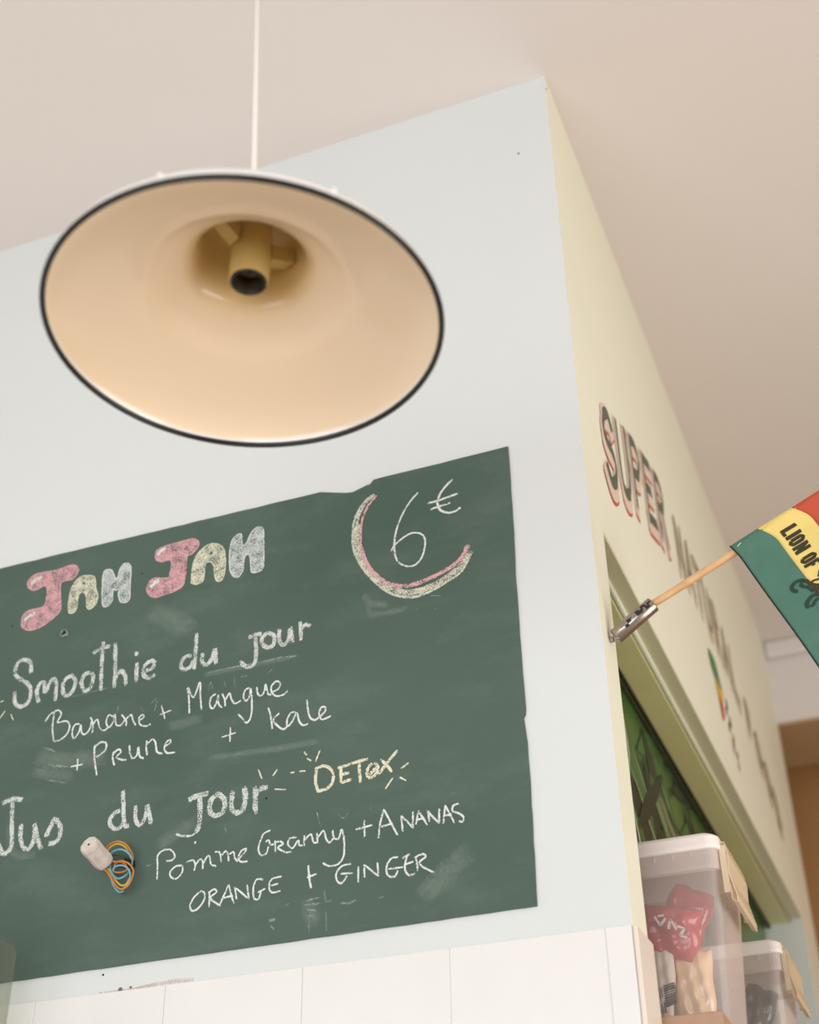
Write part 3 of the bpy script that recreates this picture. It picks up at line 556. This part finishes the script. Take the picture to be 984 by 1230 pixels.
# ------------------------------------------------------------------ flag on its stick
FY = .040
base = at(736, 768, FY); base.x = .0; 
fl = empty('hand_flag', base); tag(fl, 'small green yellow and red flag on a wooden stick fixed to the wall corner', 'flag')
p0 = at(736.5, 767.5, FY); p1 = at(785, 725.5, FY); p2 = at(885, 662, FY); e1 = (p2 - p1).normalized()
a0 = p0.copy(); a0 = p0 - (p1-p0).normalized()*.0; 
bm = bmesh.new(); tube_dir = (p1-p0).normalized()
Mx = frame_from(tube_dir, p0 + tube_dir*.004); Lh = (p1-p0).length - .004
lathe(bm, [(0,0),(.0096,0),(.0108,.001),(.0108,Lh-.001),(.0098,Lh),(.0060,Lh),(.0060,Lh-.02)], Mx, 32)
hold = build('holder', bm, M['steel'], fl, smooth=False); hold['label'] = 'short steel tube holder with dark print'
for p in hold.data.polygons: p.use_smooth = True
# dark worn print on the tube, following its curve
side_v = (CAM - p0); side_v -= tube_dir*side_v.dot(tube_dir); side_v.normalize(); upv = tube_dir.cross(side_v); 
if upv.z < 0: upv = -upv
random.seed(3)
def tube_patch(t0, t1, a0_, a1_):
    bm = bmesh.new(); g = []
    for i in range(2):
        t = t0 + (t1-t0)*i; row = []
        for j in range(4):
            a = a0_ + (a1_-a0_)*j/3; row.append(bm.verts.new(p0 + tube_dir*(.004+t) + (side_v*math.cos(a) + upv*math.sin(a))*.01090))
        g.append(row)
    for j in range(3): bm.faces.new([g[0][j], g[1][j], g[1][j+1], g[0][j+1]])
    return bm
for t0, t1, x0, x1 in ((.040,.050,.1,.5), (.055,.062,.0,.45), (.018,.024,-.1,.3), (.066,.072,.1,.6), (.012,.020,.35,.42), (.024,.030,.2,.7), (.026,.033,.5,.62), (.034,.041,.30,.36), (.040,.046,.35,.85), (.044,.052,.28,.6), (.050,.056,.55,.95), (.055,.058,.3,.8), (.060,.066,.45,.7), (.065,.071,.35,.85), (.062,.073,.25,.32)):
    if t1 < Lh: build('print_mark', tube_patch(t0, t1, x0, x1), M['ink'], hold)
bm = bmesh.new(); box(bm, (0, FY-.002, p0.z-.003), (.0065, FY+.005, p0.z+.004)); build('mount', bm, M['steel'], fl, bevel=.001)
sc_ = at(742, 767, FY-.0105); bm = bmesh.new(); lathe(bm, [(0,.003),(.0018,.0025),(.0024,0)], frame_from((0.3,-1,0), sc_), 12); build('screw', bm, M['steel'], hold, smooth=True)
send = p2 + e1*.23
bm = bmesh.new(); tube(bm, [p1 - tube_dir*.015, p1 + tube_dir*.003, p1 + e1*.02, p2, send], .0052, 14, 1); build('stick', bm, M['wood'], fl, smooth=True)
# cloth: s runs along the stick, t away from it
o0 = at(882, 660, FY); ea = (at(984, 596, FY) - o0).normalized(); eb = (at(984, 802, FY) - at(899, 681, FY)).normalized()
SL, TL = .165, .235
def fp(s, t, off=0):
    # sleeve round the stick, then a softly waved cloth
    k = min(1, t/.03)
    wob = .006*math.sin(t*26 + s*8)*k + .004*math.sin(s*40 - t*12)*k
    bend = .0065*math.sin(min(1, t/.09)*math.pi)*(-1 if s < .02 else .4)
    P = o0 + ea*(s + (.003 + .009*min(1, max(0, s)/.04))*math.sin(min(1, t/.028)*math.pi/2) - .002) + eb*t
    P.y = FY - .0062 + wob*.9 - off*.0005
    return P
def strip(bm, s0, s1, t0, t1, ns, ntt, mi=0, off=0):
    g = [[bm.verts.new(fp(s0+(s1-s0)*i/ns, t0+(t1-t0)*j/ntt, off)) for j in range(ntt+1)] for i in range(ns+1)]
    for i in range(ns):
        for j in range(ntt): bm.faces.new([g[i][j], g[i+1][j], g[i+1][j+1], g[i][j+1]]).material_index = mi
def solidify(o, th):
    m = o.modifiers.new('solid', 'SOLIDIFY'); m.thickness = th; m.offset = 0
S1, S2 = .045, .098
cloth = empty('cloth', base - base); cloth.parent = fl; cloth.location = (0, 0, 0)
for nm, a, b, mt in (('green_stripe', 0, S1, 'f_green'), ('yellow_stripe', S1, S2, 'f_yellow'), ('red_stripe', S2, SL, 'f_red')):
    bm = bmesh.new(); strip(bm, a, b, -.004, TL, 12, 40); o = build(nm, bm, M[mt], cloth, smooth=True); solidify(o, .0005)
    # sleeve sewn round the stick
    bm = bmesh.new(); q0 = o0 + ea*a; q1 = o0 + ea*b; q0.y = q1.y = FY; cyl(bm, q0 , q1, .0062, n=16, cap=False); o = build('sleeve', bm, M[mt], cloth, smooth=True); solidify(o, .0006)
for (sa, ta, sb, tb) in ((0, -.004, 0, TL), (0, TL, SL, TL), (SL, TL, SL, -.004)):
    bm = bmesh.new(); tube(bm, [fp(sa+(sb-sa)*k/30, ta+(tb-ta)*k/30) for k in range(31)], .0011, 6, 1); build('hem', bm, M['f_hem'], cloth, smooth=True)
bm = bmesh.new(); tube(bm, [o0 + ea*s_ - eb*.0062 + Vector((0,0,0)) for s_ in (-.002, .05, .1, SL)], .0010, 6, 1); build('hem', bm, M['f_hem'], cloth)
bm = bmesh.new(); tube(bm, [fp(.006,.0035,4), fp(.013,.0015,4)], .0005, 6, 1); build('stitch', bm, M['white_print'], cloth)
# printed words: strokes in cloth coordinates
def cloth_uv(u, v):
    P = at(u, v, FY-.007) - o0; g = Matrix(((ea.x, eb.x), (ea.z, eb.z))).inverted() @ Vector((P.x, P.z))
    return g.x - .007, g.y
def cloth_stroke(bm, uvs, w, off=1, sm=1, n=6):
    P = [Vector(p + (0,)) for p in uvs] if len(uvs[0]) == 2 else uvs
    if sm > 1: P = smooth_pts(P, sm)
    Q = []
    for i in range(len(P)-1):
        for k in range(3): Q.append(P[i].lerp(P[i+1], k/3))
    Q.append(P[-1]); st = [cloth_uv(q.x, q.y) for q in Q]; m = len(st); L = []; R_ = []
    for i in range(m):
        a = st[max(i-1,0)]; b = st[min(i+1,m-1)]; t = Vector((b[0]-a[0], b[1]-a[1])); t.normalize(); nx, ny = -t.y*w/2, t.x*w/2
        L.append(bm.verts.new(fp(st[i][0]+nx, st[i][1]+ny, off))); R_.append(bm.verts.new(fp(st[i][0]-nx, st[i][1]-ny, off)))
    for i in range(m-1): bm.faces.new([L[i], L[i+1], R_[i+1], R_[i]])
# letter box: origin at text start baseline, ux along the text, uy towards the red stripe (photo pixels on the cloth)
T0 = Vector((935.5, 637.5)); UX = Vector((.545, .838)); UY = Vector((.875, -.50))
def LT(x, y): p = T0 + UX*x + UY*y; return (p.x, p.y)
HL = 21
GL = {'L': (7, [[(1.5,HL),(1.5,1.5),(7,1.5)]]), 'I': (3.6, [[(1.8,0),(1.8,HL)]]), 'O': (9, [[(2,4),(2,HL-4),(4.5,HL-1.5),(7,HL-4),(7,4),(4.5,1.5),(2,4)]]),
      'N': (10, [[(2,0),(2,HL)],[(2,HL-1),(8,1)],[(8,0),(8,HL)]]), 'F': (7.5, [[(1.8,0),(1.8,HL-1.5),(7,HL-1.5)],[(1.8,11),(6,11)]]), ' ': (4, [])}
x = 0
for ch in 'LION OF':
    w, st = GL[ch]
    if st:
        bm = bmesh.new()
        for s in st: cloth_stroke(bm, [LT(x+p[0], p[1]) for p in s], .0050, 1.5)
        build('printed_letter', bm, M['f_print'], cloth)
    x += w + 1.0
# walking lion print: haunches, tail curl and paws reach into view
def cf(pts): return [(860+a/5.13, 580+b/5.13) for a, b in pts]
LION = [('f_print', 4, [(540,600),(570,625),(600,635),(640,640),(700,670)], .0056), ('f_print', 4, [(580,650),(610,665),(636,660),(700,690)], .006), ('f_print', 4, [(600,690),(625,690),(660,720)], .005),
        ('f_print2', 4, [(545,605),(510,598),(480,612),(468,640),(485,665),(505,668)], .0048), ('f_print2', 4, [(530,600),(515,625),(530,640),(560,650),(590,680)], .0042),
        ('f_print2', 4, [(630,700),(590,705),(568,735),(565,765),(580,780)], .0050), ('f_print2', 4, [(640,720),(610,735),(600,760),(590,775)], .0040), ('f_print', 4, [(636,520),(622,545),(628,575),(650,590)], .0026), ('f_print', 4, [(640,540),(634,560),(650,575)], .0022),
        ('f_print', 4, [(560,640),(580,610),(600,600),(640,590)], .0030)]
for mn, sm, pts, w in LION:
    bm = bmesh.new(); cloth_stroke(bm, cf(pts), w, 2.2, sm); build('lion_print', bm, M[mn], cloth)
bm = bmesh.new(); strip(bm, .058, .088, .100, .175, 4, 14, 0, 2); build('lion_print', bm, M['f_print'], cloth)

# ------------------------------------------------------------------ painted arched lettering on the side wall
sign = empty('painted_sign', (0, 1.05, 2.72)); tag(sign, 'arched green, pink and red lettering with small emblem painted on the cream side wall', 'wall lettering')
def zbase(y): return 2.945 - .275*(y-1.05)**2
# glyphs on a unit box (x 0..1 wide, y 0..1 high)
G = {'S': [[(.85,.80),(.62,.97),(.3,.93),(.12,.75),(.3,.57),(.65,.46),(.88,.27),(.7,.06),(.35,.02),(.1,.2)]], 'U': [[(.12,1),(.12,.3),(.3,.04),(.65,.04),(.88,.3),(.88,1)]],
     'P': [[(.15,0),(.15,1)],[(.15,.97),(.6,.97),(.88,.76),(.6,.5),(.15,.5)]], 'E': [[(.15,0),(.15,1)],[(.15,.96),(.85,.96)],[(.15,.52),(.7,.52)],[(.15,.05),(.88,.05)]],
     'R': [[(.15,0),(.15,1)],[(.15,.97),(.6,.97),(.86,.76),(.6,.52),(.15,.52)],[(.45,.5),(.88,0)]], 'N': [[(.12,0),(.12,1)],[(.12,1),(.88,0)],[(.88,0),(.88,1)]],
     'A': [[(.05,0),(.48,1)],[(.52,1),(.95,0)],[(.2,.32),(.8,.32)]], 'T': [[(.02,.95),(.98,.95)],[(.5,.95),(.5,0)]], 'L': [[(.15,1),(.15,.05)],[(.15,.05),(.88,.05)]],
     'F': [[(.15,0),(.15,.96)],[(.15,.96),(.85,.96)],[(.15,.5),(.7,.5)]], 'O': [[(.5,.97),(.15,.75),(.12,.3),(.5,.03),(.88,.3),(.85,.75),(.5,.97)]], 'D': [[(.15,0),(.15,1)],[(.15,.97),(.6,.92),(.9,.6),(.85,.25),(.55,.03),(.15,.03)]]}
def glyph(ch, y0, w, h, mats, big):
    slope = -.6*(y0+w/2-1.05); zb = zbase(y0+w/2)
    for (dy, dz, wd, m, xoff) in ((-.0062, -.0205, .046 if big else .028, mats[2], .0006), (-.0060, -.013, .048 if big else .028, mats[1], .0010), (0, 0, .022 if big else .013, mats[0], .0014)):
        bm = bmesh.new()
        for si, st in enumerate(G[ch]):
            P = [Vector((0, y0+dy+px*w, zb+dz+pz*h + slope*(px-.5)*w)) for px, pz in st]
            if len(P) > 3: P = smooth_pts(P, 4)
            P[0] = P[0] + (P[0]-P[1]).normalized()*wd*.3; P[-1] = P[-1] + (P[-1]-P[-2]).normalized()*wd*.3
            L = []; R_ = []; n_ = len(P)
            for i in range(n_):
                t = (P[min(i+1,n_-1)] - P[max(i-1,0)]).normalized(); nn = Vector((0, -t.z, t.y))*wd*(.62 if abs(t.z) > .8 else 1)/2
                xo = Vector((xoff+si*.00008+i*.000008,0,0)); L.append(bm.verts.new(P[i]+nn+xo)); R_.append(bm.verts.new(P[i]-nn+xo))
            for i in range(n_-1): bm.faces.new([L[i], L[i+1], R_[i+1], R_[i]])
        build('painted_letter' if m is mats[0] else 'letter_shadow', bm, m, sign)
y = .152
for ch in 'SUPER':
    glyph(ch, y, .088, .146, (M['l_dark'], M['l_pink'], M['l_red']), True); y += .110
y = .775
for ch in 'NATURAL':
    glyph(ch, y, .074, .120, (M['l_olive'], M['l_tan'], M['l_tan']), False); y += .096
y = 1.50
for ch in 'FOOD':
    glyph(ch, y, .078, .085, (M['l_olive'], M['l_tan'], M['l_tan']), False); y += .105
def wall_patch(name, pts, m, x, parent):
    P = smooth_pts([Vector((x, a, b)) for a, b in pts], 3, True); bm = bmesh.new(); vs = [bm.verts.new(p) for p in P]
    for t in tessellate_polygon([P]):
        try: bm.faces.new([vs[i] for i in t])
        except ValueError: pass
    return build(name, bm, m, parent)
emb = empty('emblem', (0, 0, 0)); emb.parent = sign
wall_patch('green_patch', [(1.005,2.853),(1.035,2.862),(1.085,2.86),(1.11,2.835),(1.13,2.808),(1.09,2.802),(1.045,2.805),(1.01,2.825)], M['e_green'], .0012, emb)
wall_patch('yellow_patch', [(1.045,2.806),(1.09,2.803),(1.13,2.808),(1.12,2.788),(1.105,2.772),(1.065,2.772),(1.05,2.785)], M['e_yellow'], .0016, emb)
wall_patch('red_patch', [(1.062,2.773),(1.105,2.773),(1.11,2.755),(1.10,2.735),(1.075,2.722),(1.065,2.745)], M['e_red'], .0012, emb)
for i, (a, b, r_, mm) in enumerate(((1.17,2.80,.012,'l_dark'), (1.15,2.775,.010,'l_olive'), (1.185,2.765,.012,'l_olive'), (1.16,2.742,.011,'l_olive'), (1.20,2.735,.010,'e_yellow'), (1.185,2.715,.013,'l_olive'), (1.17,2.695,.010,'l_pink'), (1.215,2.70,.010,'l_olive'), (1.215,2.675,.010,'l_tan'))):
    wall_patch('painted_fleck', [(a-r_,b-.3*r_),(a,b+r_*1.3),(a+r_*.9,b+.2*r_),(a+.2*r_,b-r_*1.2)], M[mm], .0012+.0001*i, emb)

# ------------------------------------------------------------------ shelf, storage bins and what they hold
SZ = 1.909
sh = build('shelf', boxes(((-.083, .083, SZ-.018), (.076, YF-.004, SZ))), M['shelf'], loc=(0, .083, SZ-.018), bevel=.002)
tag(sh, 'narrow wooden shelf in the green framed recess under the bins', 'shelf')
def rrect(x0, x1, y0, y1, r, n=5):
    P = []
    for cx, cy, a in ((x1-r, y0+r, -90), (x1-r, y1-r, 0), (x0+r, y1-r, 90), (x0+r, y0+r, 180)):
        for k in range(n+1): t = math.radians(a + 90*k/n); P.append((cx+r*math.cos(t), cy+r*math.sin(t)))
    return P
def loft(bm, rings, cap0=False, cap1=False):
    V = [[bm.verts.new(p) for p in r] for r in rings]
    for i in range(len(V)-1):
        for k in range(len(V[0])): j = (k+1) % len(V[0]); bm.faces.new([V[i][k], V[i][j], V[i+1][j], V[i+1][k]])
    if cap0: bm.faces.new(V[0][::-1])
    if cap1: bm.faces.new(V[-1])
X0, X1 = -.074, .088; LB = .19
def bin_box(y0, label, group):
    t = empty('storage_bin', (0, y0, SZ)); tag(t, label, 'storage bin', group)
    def R(ins, z, r=.016): return [(a, b, z) for a, b in rrect(X0+ins, X1-ins, y0+ins, y0+LB-ins, r)]
    bm = bmesh.new(); loft(bm, [R(.028, SZ+.001), R(.022, SZ+.004), R(.019, SZ+.010), R(.006, SZ+.022+.172), R(.0055, SZ+.022+.176)], cap0=True)
    b = build('body', bm, M['bin'], t, smooth=False); m_ = b.modifiers.new('solid', 'SOLIDIFY'); m_.thickness = .0012
    bm = bmesh.new(); loft(bm, [R(.0070, SZ+.022+.168), R(.0025, SZ+.022+.170), R(.0020, SZ+.022+.190), R(.0020, SZ+.022+.196)]); r_ = build('rim', bm, M['bin_rim'], t); m_ = r_.modifiers.new('solid', 'SOLIDIFY'); m_.thickness = .001
    bm = bmesh.new(); loft(bm, [R(.0015, SZ+.022+.194), R(-.0015, SZ+.022+.195), R(-.002, SZ+.022+.200), R(-.001, SZ+.022+.212, .017), R(.003, SZ+.022+.2165, .02), R(.012, SZ+.022+.218, .02)], cap0=True, cap1=True); build('lid', bm, M['lid'], t, smooth=False, bevel=.0008)
    for i in range(5):
        xx = X0 + .03 + i*.024; bm = boxes(((xx, y0+.0005, SZ+.208), (xx+.0012, y0+.0022, SZ+.022+.194))); build('rib', bm, M['bin_rim'], t)
    # swing latch on the long side
    ya, yb = y0+.012, y0+.150
    la = []
    for (dx, dz) in ((.000,.206), (.006,.2055), (.009,.190), (.0075,.165), (.014,.135), (.013,.126), (.006,.130), (.0055,.150)):
        la.append((X1+.001+dx, SZ+.021+dz))
    bm = bmesh.new(); fr = [bm.verts.new((a, ya, b)) for a, b in la]; bk = [bm.verts.new((a, yb, b)) for a, b in la]
    for k in range(len(la)-1): bm.faces.new([fr[k], fr[k+1], bk[k+1], bk[k]])
    l = build('latch', bm, M['latch'], t); m_ = l.modifiers.new('solid', 'SOLIDIFY'); m_.thickness = .0016
    for yy in (ya, yb-.0015): build('latch_cheek', boxes(((X1-.001, yy, SZ+.161), (X1+.007, yy+.0015, SZ+.222))), M['latch'], l)
    return t
bin_box(.150, 'clear plastic lidded bin of red and peach packets, nearest the wall corner', 'clear bins on the recess shelf')
bin_box(.650, 'clear plastic lidded bin of dark packets, farther along the shelf', 'clear bins on the recess shelf')
def packet(name, c, sx, sy, sz, m, label, rot=(0,0,0), group=None, seed=0, crimp=True):
    """crumpled foil packet: pillow with crimped ends and creases"""
    rnd = random.Random(seed); bm = bmesh.new(); nx, nz = 14, 16; Rm = Matrix.Rotation(rot[2],3,'Z') @ Matrix.Rotation(rot[1],3,'Y') @ Matrix.Rotation(rot[0],3,'X')
    ph = [rnd.uniform(0, 6.28) for _ in range(6)]
    sides = []
    for sgn in (-1, 1):
        g = []
        for i in range(nx+1):
            row = []
            for j in range(nz+1):
                a = i/nx*2-1; b = j/nz*2-1
                th = (max(0, 1-a**4)**.5) * (max(0, 1-abs(b)**3)**.6)
                cr = .16*math.sin(9*a+4*b+ph[0]) + .12*math.sin(-5*a+11*b+ph[1]) + .08*math.sin(17*a+ph[2])*(abs(b)) + .10*abs(math.sin(7*b+3*a+ph[3]))
                y = sgn*sy/2*(th*(1+cr) + .02)
                wx = 1 - .10*abs(b) + .06*math.sin(5*b+ph[4]) ; row.append(Vector((a*sx/2*wx, y, b*sz/2*(1+.03*math.sin(6*a+ph[5])))))
            g.append(row)
        sides.append([[bm.verts.new(Vector(c) + Rm @ p) for p in r] for r in g])
    for s in sides:
        for i in range(nx):
            for j in range(nz): bm.faces.new([s[i][j], s[i+1][j], s[i+1][j+1], s[i][j+1]])
    A_, B_ = sides
    ed = [(i,0) for i in range(nx)] + [(nx,j) for j in range(nz)] + [(i,nz) for i in range(nx,0,-1)] + [(0,j) for j in range(nz,0,-1)]
    for k in range(len(ed)):
        p, q = ed[k], ed[(k+1) % len(ed)]
        bm.faces.new([A_[p[0]][p[1]], A_[q[0]][q[1]], B_[q[0]][q[1]], B_[p[0]][p[1]]])
    o = build(name, bm, m, loc=(c[0], c[1], c[2]-sz/2), smooth=True); tag(o, label, 'packet', group); return o
g1 = 'packets in the nearest bin'
pk = packet('candy_packet', (.004, .195, SZ+.130), .082, .028, .066, M['red'], 'shiny red crinkled packet with white writing, in the middle of the nearest bin', (0,.25,0), g1, 1)
packet('candy_packet', (.020, .240, SZ+.160), .062, .028, .080, M['red'], 'dull red pointed packet at the upper back of the nearest bin', (0,.45,.1), g1, 2)
packet('candy_packet', (-.034, .232, SZ+.122), .040, .020, .070, M['red'], 'red packet half hidden by the wall edge in the nearest bin', (.1,-.1,0), g1, 5)
packet('snack_packet', (.027, .206, SZ+.060), .050, .024, .095, M['gold'], 'glossy peach packet standing low in the nearest bin', (0,.06,0), g1, 3)
lp = packet('label_packet', (-.012, .190, SZ+.062), .034, .016, .100, M['paper'], 'cream packet with printed barcode, low in the nearest bin', (0,.12,0), g1, 4)
# white squiggle print on the shiny red packet and barcode + text lines on the cream one
def plate(name, quads, m, parent, y):
    bm = bmesh.new()
    for (xa, za, xb, zb, w) in quads:
        a = Vector((xa, y, za)); b = Vector((xb, y, zb)); t = (b-a).normalized(); n = Vector((-t.z, 0, t.x))*w/2
        f = [bm.verts.new(p) for p in (a+n, b+n, b-n, a-n)]; f2 = [bm.verts.new(v.co + Vector((0,.003,0))) for v in f]
        bm.faces.new(f); bm.faces.new(f2[::-1])
        for k in range(4): bm.faces.new([f[k], f[(k+1)%4], f2[(k+1)%4], f2[k]])
    return build(name, bm, m, parent)
zz = SZ+.132
plate('brand_print', [(-0.0080,zz+.014,-0.0020,zz+.002,.003),(-0.0020,zz+.002,0.0060,zz+.010,.003),(-0.0040,zz+.014,0.0040,zz+.014,.0025),(0.0080,zz-.004,0.0120,zz+.008,.003),(0.0120,zz+.008,0.0180,zz-.006,.003),(0.0200,zz-.002,0.0280,zz-.006,.003),(0.0280,zz-.006,0.0220,zz-.014,.003),(0.0220,zz-.014,0.0300,zz-.018,.003)], M['white_print'], pk, .1735)
zz = SZ+.062; q_ = []
for k in range(9): q_.append((-.008, zz-.002-k*.0030, .0065, zz+.001-k*.0030, random.choice((.0009,.0016,.0021))))
for k in range(5): q_.append((-.0245+k*.0030, zz+.003, -.0200+k*.0030, zz-.034, .0011))
plate('barcode', q_, M['ink'], lp, .1805)
g2 = 'packets in the farther bin'
packet('wrapped_packet', (.018, .745, SZ+.145), .060, .03, .100, M['grey_pack'], 'black wrapped packet in the farther bin', (0,.5,0), g2, 6)
packet('cello_bag', (.006, .690, SZ+.062), .066, .024, .095, M['cello'], 'crinkled clear cellophane bag low in the farther bin', (0,.1,0), g2, 7)
packet('paper_packet', (.030, .785, SZ+.075), .034, .03, .080, M['gold'], 'pale peach packet at the back of the farther bin', (0,0,0), g2, 8)

# ------------------------------------------------------------------ clear canister at the left edge, on its own little shelf
cx1 = at(14.5, 1180, -.06).x; ctop = at(5, 1139, -.06).z
sf = build('wall_ledge', boxes(((cx1-.34, -.20, 1.70), (cx1+.03, -.006, 1.72))), M['shelf'], loc=(cx1, -.006, 1.70), bevel=.002)
tag(sf, 'small wooden wall ledge below the chalkboard at the left', 'ledge')
can = empty('clear_canister', (cx1-.07, -.10, 1.72)); tag(can, 'clear plastic canister standing at the left edge below the chalkboard', 'canister')
def CR2(ins, z, r=.02): return [(a, b, z) for a, b in rrect(cx1-.15+ins, cx1-ins, -.165+ins, -.045-ins, r)]
bm = bmesh.new(); loft(bm, [CR2(.010,1.7215), CR2(.002,1.727), CR2(0,1.75), CR2(0,ctop-.006), CR2(.003,ctop)], cap0=True); o = build('body', bm, M['canister'], can); m_ = o.modifiers.new('solid', 'SOLIDIFY'); m_.thickness = .0012
bm = bmesh.new(); loft(bm, [CR2(.0035,ctop), CR2(.0025,ctop+.004), CR2(.006,ctop+.007), CR2(.02,ctop+.0075)], cap1=True, cap0=True); build('lid', bm, M['canister'], can)

# ------------------------------------------------------------------ frames in the back daylight window and the added side opening (out of view)
w2 = empty('window_2', (-.6, -4.05, .45)); w2['kind'] = 'structure'
for xx in (-2.6, -1.28, .04, 1.36): build('window_frame', boxes(((xx, -4.07, .45), (xx+.04, -4.03, 2.7))), M['enamel'], w2)
w3 = empty('side_fill_opening', (3.05, -.6, .6)); w3['kind'] = 'structure'  # invented opening, added to house the warm side fill
for yy in (-1.9, -.62, .66): build('window_frame', boxes(((3.03, yy, .6), (3.07, yy+.04, 2.4))), M['enamel'], w3)
